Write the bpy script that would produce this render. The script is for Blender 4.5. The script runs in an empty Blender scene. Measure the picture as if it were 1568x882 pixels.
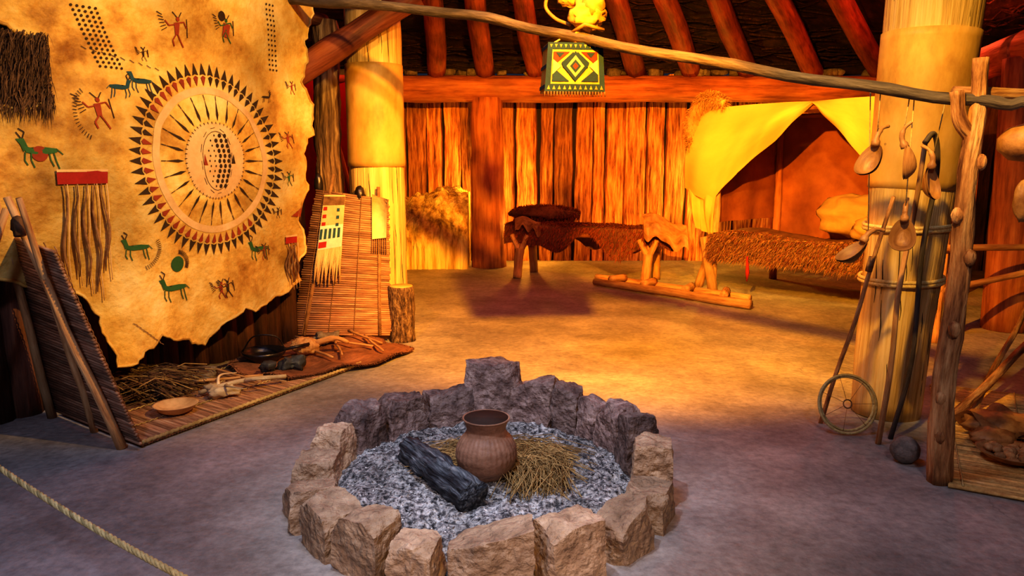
import bpy, math, random
from mathutils import Vector, Matrix, noise as mn
from math import sin, cos, pi, radians, atan2, sqrt
random.seed(7)
R=random.uniform
V=Vector
# ------------------------------------------------------------ materials
def mat(name, cols, sc=(8,8,8), rough=.8, bump=.3, bsc=3.0, tint=.3, detail=8, big=.35, metal=0, crack=0, spec=.3, bd=.02, bigs=1.7):
    m=bpy.data.materials.new(name); m.use_nodes=True
    nt=m.node_tree; N=nt.nodes; L=nt.links
    b=N['Principled BSDF']; b.inputs['Roughness'].default_value=rough; b.inputs['Metallic'].default_value=metal
    b.inputs['Specular IOR Level'].default_value=spec
    a=N.new('ShaderNodeAttribute'); a.attribute_name='gc'
    mp=N.new('ShaderNodeMapping'); mp.inputs['Scale'].default_value=sc; L.new(a.outputs['Vector'],mp.inputs['Vector'])
    n1=N.new('ShaderNodeTexNoise'); n1.inputs['Scale'].default_value=1; n1.inputs['Detail'].default_value=detail; n1.inputs['Roughness'].default_value=.66
    L.new(mp.outputs[0],n1.inputs['Vector'])
    r=N.new('ShaderNodeValToRGB'); e=r.color_ramp.elements
    while len(e)<len(cols): e.new(.5)
    for i,(p,c) in enumerate(cols): e[i].position=p; e[i].color=(*c,1)
    L.new(n1.outputs['Fac'],r.inputs['Fac'])
    n2=N.new('ShaderNodeTexNoise'); n2.inputs['Scale'].default_value=bigs; n2.inputs['Detail'].default_value=4
    L.new(a.outputs['Vector'],n2.inputs['Vector'])
    m1=N.new('ShaderNodeMapRange'); m1.inputs['From Min'].default_value=.3; m1.inputs['From Max'].default_value=.7
    m1.inputs['To Min'].default_value=1-big; m1.inputs['To Max'].default_value=1+big; L.new(n2.outputs['Fac'],m1.inputs['Value'])
    t=N.new('ShaderNodeAttribute'); t.attribute_name='tint'
    m2=N.new('ShaderNodeMath'); m2.operation='MULTIPLY_ADD'; m2.inputs[1].default_value=2*tint; m2.inputs[2].default_value=1-tint
    L.new(t.outputs['Fac'],m2.inputs[0])
    m3=N.new('ShaderNodeMath'); m3.operation='MULTIPLY'; L.new(m1.outputs[0],m3.inputs[0]); L.new(m2.outputs[0],m3.inputs[1])
    s=N.new('ShaderNodeVectorMath'); s.operation='SCALE'; L.new(r.outputs[0],s.inputs[0]); L.new(m3.outputs[0],s.inputs['Scale'])
    col=s.outputs[0]
    n3=N.new('ShaderNodeTexNoise'); n3.inputs['Scale'].default_value=bsc; n3.inputs['Detail'].default_value=6; L.new(mp.outputs[0],n3.inputs['Vector'])
    h=n3.outputs['Fac']
    if crack:
        n4=N.new('ShaderNodeTexNoise'); n4.inputs['Scale'].default_value=2.5; n4.inputs['Detail'].default_value=6; L.new(a.outputs['Vector'],n4.inputs['Vector'])
        ad=N.new('ShaderNodeVectorMath'); ad.operation='MULTIPLY_ADD'; ad.inputs[1].default_value=(.7,.7,.7); L.new(n4.outputs['Color'],ad.inputs[0]); L.new(a.outputs['Vector'],ad.inputs[2])
        vo=N.new('ShaderNodeTexVoronoi'); vo.feature='DISTANCE_TO_EDGE'; vo.inputs['Scale'].default_value=crack; L.new(ad.outputs[0],vo.inputs['Vector'])
        cr=N.new('ShaderNodeMapRange'); cr.inputs['From Min'].default_value=.0; cr.inputs['From Max'].default_value=.0025; cr.inputs['To Min'].default_value=.68; cr.inputs['To Max'].default_value=1
        L.new(vo.outputs['Distance'],cr.inputs['Value'])
        s2=N.new('ShaderNodeVectorMath'); s2.operation='SCALE'; L.new(col,s2.inputs[0]); L.new(cr.outputs[0],s2.inputs['Scale']); col=s2.outputs[0]
        # trodden speckle: fine grit over the clay
        n5=N.new('ShaderNodeTexNoise'); n5.inputs['Scale'].default_value=22; n5.inputs['Detail'].default_value=8; n5.inputs['Roughness'].default_value=.7; L.new(a.outputs['Vector'],n5.inputs['Vector'])
        g5=N.new('ShaderNodeMapRange'); g5.inputs['From Min'].default_value=.32; g5.inputs['From Max'].default_value=.62; g5.inputs['To Min'].default_value=.70; g5.inputs['To Max'].default_value=1.12; L.new(n5.outputs['Fac'],g5.inputs['Value'])
        s3=N.new('ShaderNodeVectorMath'); s3.operation='SCALE'; L.new(col,s3.inputs[0]); L.new(g5.outputs[0],s3.inputs['Scale']); col=s3.outputs[0]
    L.new(col,b.inputs['Base Color'])
    if bump:
        bp=N.new('ShaderNodeBump'); bp.inputs['Strength'].default_value=bump; bp.inputs['Distance'].default_value=bd
        L.new(h,bp.inputs['Height']); L.new(bp.outputs[0],b.inputs['Normal'])
    return m
def flat(name,c,rough=.85,tint=.15): return mat(name,[(.3,tuple(x*.75 for x in c)),(.7,c)],(20,20,20),rough,.15,tint=tint,big=.15)

M={}
M['floor']=mat('packed_clay_floor',[(.30,(.22,.195,.185)),(.5,(.34,.305,.285)),(.70,(.46,.415,.385))],(1.9,1.9,1.9),.6,.55,13,0,15,.3,crack=.36,spec=.35,bigs=.9)
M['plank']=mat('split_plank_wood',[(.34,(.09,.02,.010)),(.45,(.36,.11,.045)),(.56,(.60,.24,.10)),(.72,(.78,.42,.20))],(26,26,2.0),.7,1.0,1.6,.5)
M['logred']=mat('red_cedar_log',[(.3,(.14,.035,.015)),(.5,(.38,.125,.05)),(.72,(.55,.23,.10))],(14,14,1.5),.65,.6,2,.2)
M['rafter']=mat('dark_red_rafter_log',[(.3,(.08,.018,.010)),(.5,(.27,.07,.035)),(.72,(.42,.13,.065))],(14,14,1.5),.55,.6,2,.3)  # darker red version of the cedar log
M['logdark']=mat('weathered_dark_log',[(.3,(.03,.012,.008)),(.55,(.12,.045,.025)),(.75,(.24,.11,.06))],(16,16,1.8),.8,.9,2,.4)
M['loggrey']=mat('gnarled_grey_log',[(.35,(.03,.015,.01)),(.5,(.16,.09,.05)),(.68,(.42,.29,.17))],(22,22,2.2),.8,1,1.6,.1,bd=.04)
M['post']=mat('peeled_cottonwood',[(.3,(.34,.19,.05)),(.45,(.62,.40,.14)),(.6,(.78,.55,.23)),(.75,(.86,.66,.33))],(20,20,.8),.55,.8,1.8,.08,big=.25)
M['sleeve']=mat('smooth_tan_wood',[(.3,(.36,.16,.035)),(.5,(.62,.35,.085)),(.75,(.80,.51,.17))],(3.5,3.5,1.6),.5,.25,3,.1,big=.35)
M['pole']=mat('grey_barked_pole',[(.3,(.03,.024,.024)),(.5,(.09,.068,.06)),(.75,(.19,.15,.13))],(25,25,4),.7,.6,2,.2)
M['stick']=mat('peeled_stick_wood',[(.3,(.30,.12,.045)),(.5,(.55,.29,.12)),(.75,(.70,.45,.22))],(30,30,4),.65,.4,2,.25)
M['barkpole']=mat('knotty_fork_pole',[(.35,(.12,.04,.015)),(.5,(.42,.19,.07)),(.65,(.68,.40,.18))],(20,20,3),.65,1,1.6,.12,bd=.03)
M['thatch']=mat('willow_brush_thatch',[(.3,(.008,.004,.003)),(.55,(.04,.018,.010)),(.8,(.12,.055,.03))],(5,5,30),.9,.9,2,.3)
M['rock']=mat('hearth_sandstone',[(.28,(.17,.11,.07)),(.45,(.37,.25,.165)),(.6,(.52,.37,.25)),(.76,(.70,.55,.41))],(11,11,11),.85,1.0,2.6,.25,14,bd=.03)
M['soot']=mat('sooty_stone',[(.28,(.05,.034,.034)),(.45,(.17,.115,.105)),(.6,(.32,.235,.215)),(.75,(.55,.45,.41))],(13,13,13),.85,1.0,2.4,.3,14,bd=.035)
M['ash']=mat('wood_ash',[(.36,(.02,.02,.024)),(.45,(.13,.13,.14)),(.51,(.34,.34,.35)),(.58,(.54,.54,.55)),(.70,(.82,.82,.82))],(36,36,36),.95,1.0,2,.1,15,.5,bd=.03,bigs=4)
M['chip']=mat('ash_chip',[(.42,(.02,.02,.025)),(.48,(.20,.20,.21)),(.62,(.74,.74,.75))],(3,3,3),.95,.3,3,.4)
M['char']=mat('charred_wood',[(.3,(.008,.008,.011)),(.46,(.035,.038,.05)),(.56,(.13,.15,.18)),(.72,(.46,.5,.54))],(40,40,5),.7,1.0,1.5,.2,bd=.05)
M['clay']=mat('fired_clay',[(.3,(.17,.085,.055)),(.55,(.34,.19,.13)),(.8,(.52,.34,.24))],(6,6,6),.5,.3,6,.1)
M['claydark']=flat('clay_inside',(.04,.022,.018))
M['straw']=mat('dry_straw',[(.3,(.15,.085,.03)),(.55,(.38,.25,.10)),(.8,(.58,.43,.2))],(5,5,5),.8,.0,3,.5)
M['hay']=mat('daubed_earth',[(.36,(.20,.09,.02)),(.46,(.56,.35,.12)),(.58,(.80,.60,.28)),(.72,(.88,.72,.40))],(6,6,6),.9,1,3,.05,12,.4,bd=.07,bigs=3)
M['hide']=mat('tanned_hide',[(.31,(.24,.09,.012)),(.40,(.48,.24,.045)),(.50,(.70,.42,.10)),(.60,(.82,.57,.20)),(.76,(.90,.72,.38))],(2.4,2.4,2.4),.65,.7,10,0,15,.45,bigs=1.3)
M['hidepale']=mat('pale_hide_paint',[(.3,(.66,.38,.16)),(.6,(.82,.55,.28)),(.8,(.88,.66,.38))],(6,6,6),.8,.25,5,.0,big=.15)
M['hideedge']=mat('hide_edge_fur',[(.3,(.05,.025,.014)),(.7,(.19,.10,.055))],(8,8,8),.9,.5)
M['black']=flat('black_paint',(.05,.026,.014)); M['red']=flat('red_paint',(.34,.05,.02)); M['blue']=flat('blue_paint',(.025,.085,.12))
M['green']=flat('green_paint',(.04,.13,.04)); M['white']=flat('white_beads',(.74,.70,.58)); M['dark']=flat('near_black_wood',(.02,.012,.01))  # dark: near-black, for the plank backing and thin post streaks
M['redcloth']=flat('red_trade_cloth',(.40,.02,.015)); M['leather']=mat('leather_thong',[(.3,(.12,.05,.02)),(.7,(.34,.18,.08))],(20,20,20),.8,.2)
M['willow']=mat('willow_rod',[(.3,(.14,.055,.028)),(.5,(.34,.17,.095)),(.75,(.54,.35,.22))],(40,40,5),.7,.2,2,.4)
M['fur']=mat('buffalo_fur',[(.3,(.10,.02,.010)),(.55,(.28,.065,.025)),(.8,(.48,.15,.065))],(6,6,6),.75,.0,3,.5)
M['furtan']=mat('tan_fur',[(.3,(.17,.07,.03)),(.55,(.37,.18,.075)),(.8,(.58,.35,.17))],(6,6,6),.85,.0,3,.5)
M['pelt']=mat('golden_pelt',[(.3,(.38,.18,.05)),(.7,(.68,.40,.13))],(6,6,6),.85,.0,3,.4)
M['robe']=mat('brown_hide_rug',[(.3,(.07,.026,.014)),(.55,(.20,.08,.04)),(.8,(.34,.15,.075))],(5,5,5),.75,.5,4,.1)
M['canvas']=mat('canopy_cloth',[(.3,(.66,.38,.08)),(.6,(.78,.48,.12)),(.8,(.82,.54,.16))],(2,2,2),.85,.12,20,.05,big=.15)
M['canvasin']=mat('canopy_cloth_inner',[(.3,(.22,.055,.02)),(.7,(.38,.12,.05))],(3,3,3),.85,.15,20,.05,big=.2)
M['pillow']=mat('pillow_hide',[(.3,(.36,.19,.06)),(.7,(.52,.31,.11))],(3,3,3),.85,.3,6,.1,big=.25)
M['rope']=mat('rope_fibre',[(.3,(.46,.30,.09)),(.7,(.86,.66,.30))],(60,60,60),.8,.3,2,.3)
M['bone']=mat('antler_bone',[(.3,(.42,.30,.19)),(.7,(.74,.62,.46))],(10,10,10),.6,.3)
M['pan']=mat('dark_iron',[(.3,(.03,.022,.025)),(.7,(.09,.075,.08))],(10,10,10),.35,.1,metal=.8)
M['bowl']=mat('carved_bowl_wood',[(.3,(.38,.22,.10)),(.7,(.62,.42,.22))],(12,12,3),.6,.2)
M['obsid']=mat('dark_stone',[(.3,(.02,.022,.03)),(.7,(.07,.075,.09))],(10,10,10),.5,.4)
M['gstone']=mat('grey_round_stone',[(.3,(.08,.065,.055)),(.7,(.24,.20,.17))],(24,24,24),.75,.4)
M['horn']=mat('horn_ladle',[(.3,(.18,.07,.025)),(.55,(.42,.21,.08)),(.8,(.60,.36,.15))],(10,10,10),.45,.2,3,.2)
M['bark']=mat('stump_bark',[(.36,(.04,.022,.012)),(.48,(.18,.10,.055)),(.64,(.42,.28,.15))],(40,40,16),.9,1,1.3,.05,bd=.04,big=.2)
M['mat2']=mat('reed_mat',[(.3,(.42,.2,.06)),(.55,(.68,.42,.14)),(.8,(.78,.56,.26))],(30,30,30),.8,.2,2,.35)
M['boxyel']=mat('rawhide_box_paint',[(.3,(.30,.15,.03)),(.7,(.52,.31,.075))],(9,9,9),.6,.2,3,.1)
M['bluebox']=flat('blue_box_paint',(.012,.04,.075)); M['redbox']=flat('red_box_paint',(.30,.03,.015)); M['whitebox']=flat('cream_box_paint',(.42,.36,.2))

# ------------------------------------------------------------ mesh builder
class B:
    def __init__(s,name,mats,smooth=True):
        s.n=name; s.m=mats; s.v=[]; s.f=[]; s.mi=[]; s.g=[]; s.t=[]; s.sm=[]; s.smooth=smooth
    def add(s,vs,fs,k=0,gc=None,tint=None,smooth=None,off=None):
        o=len(s.v); mi=s.m.index(k) if isinstance(k,str) else k
        tint=R(0,1) if tint is None else tint
        off=V((R(-40,40),R(-40,40),R(-40,40))) if off is None else off
        for i,p in enumerate(vs):
            s.v.append(tuple(p)); q=gc[i] if gc else p
            s.g.extend((q[0]+off[0],q[1]+off[1],q[2]+off[2])); s.t.append(tint)
        for f in fs:
            s.f.append(tuple(a+o for a in f)); s.mi.append(mi); s.sm.append(s.smooth if smooth is None else smooth)
    def tube(s,pts,rad,k=0,seg=12,rough=0,fr=6,cap=True,tint=None,twist=0):
        pts=[V(p) for p in pts]; n=len(pts)
        if not hasattr(rad,'__len__'): rad=[rad]*n
        vs=[];gc=[];L=0; sd=R(0,50)
        d0=(pts[1]-pts[0]).normalized(); up=V((0,0,1)) if abs(d0.z)<.9 else V((0,1,0))
        x=d0.cross(up).normalized()
        for i,p in enumerate(pts):
            d=(pts[min(i+1,n-1)]-pts[max(i-1,0)]).normalized()
            x=(x-d*x.dot(d)).normalized(); y=d.cross(x)
            if i: L+=(p-pts[i-1]).length
            for j in range(seg):
                a=2*pi*j/seg
                r=rad[i]
                if rough: r*=1+rough*mn.noise(V((cos(a)*fr*.25+sd,sin(a)*fr*.25,L*fr*.5)))+rough*.5*mn.noise(V((cos(a)*2+sd,sin(a)*2,L*fr*2)))
                o=x*cos(a)*r+y*sin(a)*r
                vs.append(p+o); gc.append((cos(a)*rad[i],sin(a)*rad[i],L))
        fs=[(i*seg+j,i*seg+(j+1)%seg,(i+1)*seg+(j+1)%seg,(i+1)*seg+j) for i in range(n-1) for j in range(seg)]
        if cap:
            c0=len(vs); vs.append(pts[0]); gc.append((0,0,0)); vs.append(pts[-1]); gc.append((0,0,L))
            for j in range(seg):
                fs.append((c0,(j+1)%seg,j)); fs.append((c0+1,(n-1)*seg+j,(n-1)*seg+(j+1)%seg))
        s.add(vs,fs,k,gc,tint)
    def log(s,a,b,r0,r1,k=0,n=14,seg=14,rough=.08,bend=.01,fr=5,tint=None):
        a=V(a);b=V(b);sd=R(0,99);ln=(b-a).length;P=[];Q=[]
        for i in range(n+1):
            t=i/n; w=V((mn.noise(V((sd,t*3,0))),mn.noise(V((sd,t*3,9))),mn.noise(V((sd,t*3,19)))*.3))*bend*ln*sin(pi*t)
            P.append(a.lerp(b,t)+w); Q.append(r0+(r1-r0)*t)
        s.tube(P,Q,k,seg,rough,fr,tint=tint)
    def lathe(s,c,prof,k=0,seg=32,wob=0,tint=None,tilt=None,rib=None):
        vs=[];gc=[];c=V(c)
        for i,(r,z) in enumerate(prof):
            for j in range(seg):
                a=2*pi*j/seg; rr=r*(1+wob*mn.noise(V((cos(a)*1.5,sin(a)*1.5,z*9+c.x))))
                if rib: rr*=1+rib(a,z)
                p=V((rr*cos(a),rr*sin(a),z))
                if tilt: p=tilt@p
                vs.append(c+p); gc.append(p)
        n=len(prof)
        fs=[(i*seg+j,i*seg+(j+1)%seg,(i+1)*seg+(j+1)%seg,(i+1)*seg+j) for i in range(n-1) for j in range(seg)]
        if prof[0][0]>1e-4: fs.append(tuple(reversed(range(seg))))
        if prof[-1][0]>1e-4: fs.append(tuple((n-1)*seg+j for j in range(seg)))
        s.add(vs,fs,k,gc,tint)
    def grid(s,fn,nu,nv,k=0,us=1,vs_=1,tint=None,closed=False,thick=0):
        P=[[V(fn(i/nu,j/nv)) for j in range(nv+1)] for i in range(nu+1)]
        vs=[p for r in P for p in r]; gc=[(i/nu*us,j/nv*vs_,0) for i in range(nu+1) for j in range(nv+1)]
        fs=[(i*(nv+1)+j,(i+1)*(nv+1)+j,(i+1)*(nv+1)+j+1,i*(nv+1)+j+1) for i in range(nu) for j in range(nv)]
        s.add(vs,fs,k,gc,tint)
    def rock(s,c,h,k=0,rot=0,n=7,cuts=9,rough=.05,seed=None,tint=None,lo=.68,hi=.95,tilt=(0,0),taper=0,slant=0):
        rd=random.Random(seed if seed is not None else R(0,1e6)); c=V(c);h=V(h)
        vs=[];idx={};fs=[]
        def vid(p):
            q=tuple(round(a,4) for a in p)
            if q not in idx: idx[q]=len(vs); vs.append(V(p))
            return idx[q]
        for ax in range(3):
            for sg in (-1,1):
                for i in range(n):
                    for j in range(n):
                        cs=[]
                        for (a,b) in ((0,0),(1,0),(1,1),(0,1)):
                            p=[0,0,0]; p[ax]=sg; p[(ax+1)%3]=-1+2*(i+a)/n; p[(ax+2)%3]=-1+2*(j+b)/n; cs.append(vid(p))
                        fs.append(tuple(cs) if sg>0 else tuple(reversed(cs)))
        pl=[]
        for _ in range(cuts):
            d=V((rd.uniform(-1,1),rd.uniform(-1,1),rd.uniform(-.5,1))).normalized()
            pl.append((d,rd.uniform(lo,hi)*(abs(d.x)+abs(d.y)+abs(d.z))*.86))
        o=V((rd.uniform(0,99),)*3); cr,sr=cos(rot),sin(rot); out=[]
        for p in vs:
            q=p.copy()
            for d,l in pl:
                e=q.dot(d)-l
                if e>0: q-=d*e
            zz=(q.z+1)/2
            q=V((q.x*h.x*(1-taper*zz),q.y*h.y*(1-taper*zz),q.z*h.z+slant*q.x*h.x*zz))
            q+=q.normalized()*(mn.noise(q*9+o)*rough*1.4+mn.noise(q*25+o)*rough*.7+mn.noise(q*60+o)*rough*.4)
            q.x+=tilt[0]*(q.z+h.z); q.y+=tilt[1]*(q.z+h.z)
            out.append(c+V((q.x*cr-q.y*sr,q.x*sr+q.y*cr,q.z)))
        s.add(out,fs,k,None,tint)
    def blob(s,c,h,k=0,nu=20,nv=14,rough=.15,fr=3,rot=0,tint=None):
        c=V(c);sd=V((R(0,50),R(0,50),0));vs=[];cr,sr=cos(rot),sin(rot)
        for i in range(nv+1):
            th=pi*i/nv
            for j in range(nu):
                a=2*pi*j/nu; d=V((sin(th)*cos(a),sin(th)*sin(a),cos(th))); r=1+rough*mn.noise(d*fr+sd)
                q=V((d.x*h[0],d.y*h[1],d.z*h[2]))*r
                vs.append(c+V((q.x*cr-q.y*sr,q.x*sr+q.y*cr,q.z)))
        fs=[(i*nu+j,(i+1)*nu+j,(i+1)*nu+(j+1)%nu,i*nu+(j+1)%nu) for i in range(nv) for j in range(nu)]
        s.add(vs,fs,k,None,tint)
    def blades(s,gen,count,k=0,ln=.06,w=.006):
        for _ in range(count):
            p,d=gen(); p=V(p); d=V(d)
            if d.length<1e-5: continue
            d=(d.normalized()+V((R(-.5,.5),R(-.5,.5),R(-.5,.3)))).normalized()
            sd=d.cross(V((R(-1,1),R(-1,1),R(-1,1)))).normalized()*w; l=ln*R(.6,1.3)
            mid=p+d*l*.5; tip=p+d*l+V((0,0,-l*.35))
            s.add([p-sd,p+sd,mid+sd*.6,mid-sd*.6,tip],[(0,1,2,3),(3,2,4)],k,None,smooth=True)
    def out(s):
        me=bpy.data.meshes.new(s.n); n=len(s.v)
        c=V((sum(p[0] for p in s.v)/n,sum(p[1] for p in s.v)/n,min(p[2] for p in s.v)))
        me.from_pydata([(p[0]-c.x,p[1]-c.y,p[2]-c.z) for p in s.v],[],s.f)
        for m in s.m: me.materials.append(M[m])
        me.polygons.foreach_set('material_index',s.mi); me.polygons.foreach_set('use_smooth',s.sm)
        a=me.attributes.new('gc','FLOAT_VECTOR','POINT'); a.data.foreach_set('vector',s.g)
        a=me.attributes.new('tint','FLOAT','POINT'); a.data.foreach_set('value',s.t)
        me.update()
        o=bpy.data.objects.new(s.n,me); o.location=c; bpy.context.collection.objects.link(o); return o
def bez(pts,n=10):
    out=[]; P=[V(p) for p in pts]; P=[P[0]*2-P[1]]+P+[P[-1]*2-P[-2]]
    for i in range(1,len(P)-2):
        for j in range(n):
            t=j/n; a,b,c,d=P[i-1:i+3]
            out.append(.5*((2*b)+(c-a)*t+(2*a-5*b+4*c-d)*t*t+(3*b-a-3*c+d)*t**3))
    out.append(P[-2]); return out

# ------------------------------------------------------------ room shell
b=B('floor',['floor']); 
b.grid(lambda u,v:(-9+18*u,-5.5+19*v,.0),60,60,0,18,19,tint=.5); o=b.out()
CX,CY=-.5,3.3; APZ=5.3
rim=[(-4.2,12.35),(6.6,12.35),(8.2,8),(8.2,0),(5,-5),(-5,-5),(-8.2,0),(-8.2,8)]
def planks(name,a,c,zt,w=.30,k='plank'):
    b=B(name,[k,'dark'],False); a=V((*a,0)); c=V((*c,0)); d=(c-a); L=d.length; d.normalize(); n=V((-d.y,d.x,0))
    if n.dot(V((CX,CY,0))-a)<0: n=-n
    x=0; q9=(.0,.04,.14,.30,.46,.62,.78,.88,.94)
    while x<L:
        ww=w*R(.5,1.25); z1=zt+R(-.05,.05); m=22; p=a+d*x; vs=[];gc=[]; th=R(.03,.07); sd=R(0,99); sh=R(-.03,.03); to=R(0,.04)
        for i in range(m+1):
            z=z1*i/m
            for ii,qq in enumerate(q9):
                q=qq*ww; e=.022*mn.noise(V((sd,z*2.2,1 if qq<.5 else 7)))+.008*mn.noise(V((sd,z*9,q*8)))
                prof=0 if ii in(0,8) else th*(1-.35*abs(qq-.5)*2)
                hh=prof+to+.022*mn.noise(V((z*1.5,sd,q*14)))+.012*mn.noise(V((z*6,sd,q*30)))
                if ii in(0,8): hh=-.03
                vs.append(p+d*(q+e+sh*i/m)+n*hh+V((0,0,z))); gc.append((q,hh,z))
        nn=len(q9)
        fs=[(i*nn+j,i*nn+j+1,(i+1)*nn+j+1,(i+1)*nn+j) for i in range(m) for j in range(nn-1)]
        b.add(vs,fs,0,gc); x+=ww*1.0
    b.add([a-n*.04,c-n*.04,c-n*.04+V((0,0,zt)),a-n*.04+V((0,0,zt)),a-n*.12,c-n*.12,c-n*.12+V((0,0,zt)),a-n*.12+V((0,0,zt))],[(0,1,2,3),(4,5,6,7),(3,2,6,7)],1)
    return b.out()
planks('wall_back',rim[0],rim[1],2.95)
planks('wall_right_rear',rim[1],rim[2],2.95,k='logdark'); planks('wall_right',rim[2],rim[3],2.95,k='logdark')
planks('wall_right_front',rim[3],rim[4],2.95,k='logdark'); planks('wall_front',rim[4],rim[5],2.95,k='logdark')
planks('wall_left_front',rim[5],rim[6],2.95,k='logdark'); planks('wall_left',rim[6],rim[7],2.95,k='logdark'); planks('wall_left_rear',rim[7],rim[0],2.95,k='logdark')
b=B('ceiling',['thatch'])
for i in range(8):
    p,q=V((*rim[i],2.98)),V((*rim[(i+1)%8],2.98)); ap=V((CX,CY,APZ+.2))
    def fn(u,v,p=p,q=q):
        e=p.lerp(q,u); w=e.lerp(ap,v*.93); w.z+=.05*mn.noise(w*3)+.03*mn.noise(w*11); return w
    b.grid(fn,24,24,0,(q-p).length,9)
    for j in range(190 if i in(0,7,1) else 14):
        v=R(.01,.5); u0=R(0,.85); u1=u0+R(.08,.2); n=5; P=[]
        for t in range(n+1):
            w=p.lerp(q,u0+(u1-u0)*t/n).lerp(ap,v*.93); w.z-=.06; w+=V((0,0,R(-.05,.05))); P.append(w)
        b.tube(P,R(.006,.016),0,5,tint=R(0,1)**2)
b.out()
b=B('roof_rafters',['rafter'])
us=[-4.9,-3.6,-2.1,-1.15,-.40,.40,1.95,2.8,3.7,4.7,5.75,7.0]
for x in us:
    a=V((x,11.95,2.86)); e=V((-.57,3.3,5.2)); b.log(a,a.lerp(e,.9),.15,.09,0,14,12,.12,.012)
for (x,y) in ((8,9.5),(8,7.5),(8,5.5),(8,3.5),(8,1.5),(6.5,-2),(4,-4.6),(1,-4.6),(-2,-4.6),(-5,-4),(-8,-1),(-8,1.5),(-8,3.5),(-8,5.5),(-8,7.8),(-6.5,10)):
    a=V((x,y,2.86)); e=V((-.57,3.3,5.2)); b.log(a,a.lerp(e,.9),.14,.09,0,8,10,.1,.008)
b.out()
b=B('eave_beam',['logred']); b.log((-4.2,11.62,2.69),(6.2,11.6,2.68),.20,.19,0,40,20,.07,.004); b.out()
b=B('eave_beam',['logred']); b.log((6.1,11.5,2.69),(4.75,7.2,2.64),.18,.17,0,20,18,.05,.003); b.log((4.75,7.2,2.64),(5.2,2.0,2.64),.17,.17,0,20,18,.05,.003); b.out()
b=B('beam_top_stones',['gstone'])
for i in range(46): x=R(-3,5.8); b.rock((x,11.6+R(-.05,.1),2.92),(R(.05,.12),.07,R(.03,.07)),0,R(0,3),4,5,.01)
b.out()
b=B('wall_post',['logred']); b.log((-.36,11.60,0),(-.38,11.60,2.55),.27,.235,0,20,20,.08,.004); b.out()
b=B('wall_post',['logred']); b.log((4.80,7.15,0),(4.8,7.2,2.55),.21,.22,0,16,18,.06,.003); b.out()
b=B('wall_post',['logred']); b.log((6.15,11.55,0),(6.15,11.55,2.55),.21,.22,0,16,18,.06,.003); b.out()
def bigpost(x,y,r0,r1,zt,z1,z2,ropes=(),dx=0):
    b=B('support_post',['post','sleeve','rope','dark'])
    n=40
    f=lambda z:r0+(r1-r0)*z/zt
    b.tube([(x+dx*i/n,y,zt*i/n) for i in range(n+1)],[f(zt*i/n) for i in range(n+1)],'post',36,.04,3)
    b.tube([(x+dx*(z1+(z2-z1)*i/20)/zt,y,z1+(z2-z1)*i/20) for i in range(21)],[(f(z1+(z2-z1)*i/20))*1.03+.002 for i in range(21)],'sleeve',36,.02,3)
    for z in ropes:
        for dz in (0,.022):
            rr=f(z)*1.03+.006
            b.tube([(x+dx*z/zt+rr*cos(a),y+rr*sin(a),z+dz+.01*sin(a*1+1)) for a in [2*pi*i/40 for i in range(41)]],.012,'rope',6,cap=False)
    for i in range(44):
        a=R(pi,2*pi); z=R(.1,1.25) if i%3 else R(2.4,3.2); l=R(.3,1)
        b.tube([(x+dx*z/zt+(f(z)*1.005)*cos(a+.02*sin(j)),y+f(z)*1.005*sin(a+.02*sin(j)),z+j*.1*l) for j in range(6)],[.001,.002,.003,.003,.002,.001],'dark',4)
    return b.out()
bigpost(-1.27,7.15,.262,.25,3.7,1.56,2.48)
bigpost(2.42,4.68,.205,.30,4.0,1.44,2.36,(1.20,.87),.14)
bigpost(2.3,-1.0,.25,.25,3.9,1.5,2.4); bigpost(-3.6,.2,.25,.25,3.9,1.5,2.4)

# ------------------------------------------------------------ left upright logs + hide
A=V((-2.6,4.8,0)); D=V((.505,.863,0)); NN=V((.863,-.505,0))
b=B('log_partition',['logdark','loggrey'])  # partition wall of upright logs behind the hide
s=-2.4
while s<1.85:
    r=R(.06,.1); p=A+D*s-NN*R(.38,.46); b.log(p,p+V((R(-.03,.03),R(-.03,.03),R(2.6,2.9))),r*1.1,r,0,12,10,.12,.01); s+=r*1.8
b.log((-1.78,7.3,0),(-1.74,7.3,2.9),.125,.12,'loggrey',28,16,.30,.02,9)
b.log((-2.1,7.2,0),(-2.05,7.2,2.9),.10,.1,0,20,14,.14,.01)
b.log((-3.6,3.1,2.75),(-1.75,7.3,2.9),.07,.06,0)
b.out()
b=B('forked_brace_log',['rafter']); b.log((-2.05,6.6,2.22),(-.80,6.65,3.0),.12,.10,0,14,14,.12,.01); b.log((-2.3,6.9,2.0),(-2.0,6.6,2.3),.08,.1,0); b.out()
def hoff(s,z):
    o=.045*sin(2.3*s+.8)+.035*mn.noise(V((s*1.6,z*1.6,3)))+.014*mn.noise(V((s*6,z*6,8)))+.03*max(0,1-z)*sin(7*s)+.02*cos(4.1*z)
    return o
def H(s,z,e=0): return A+D*s+NN*(hoff(s,z)+e)+V((0,0,z))
outl=[(-.56,2.68),(-.02,2.83),(.81,2.98),(1.86,3.1),(1.95,2.81),(1.85,2.59),(1.9,2.42),(1.81,2.25),(1.92,2.08),(1.88,1.84),(1.76,1.67),(1.77,1.38),(1.71,1.16),(1.79,.88),(1.66,.76),(1.71,.61),(1.49,.52),(1.21,.48),(.99,.46),(.78,.39),(.66,.27),(.47,.36),(.3,.42),(.17,.37),(.09,.27),(-.01,.29),(-.05,.46),(-.10,.65),(-.21,.79),(-.44,.86),(-.65,.95),(-.9,.9),(-1.15,1.05),(-1.2,1.5),(-1.0,1.85),(-.74,1.91),(-.55,1.89),(-.42,1.91),(-.27,1.95),(-.27,2.13),(-.3,2.28),(-.42,2.35),(-.62,2.42)]
ol=[]
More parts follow.
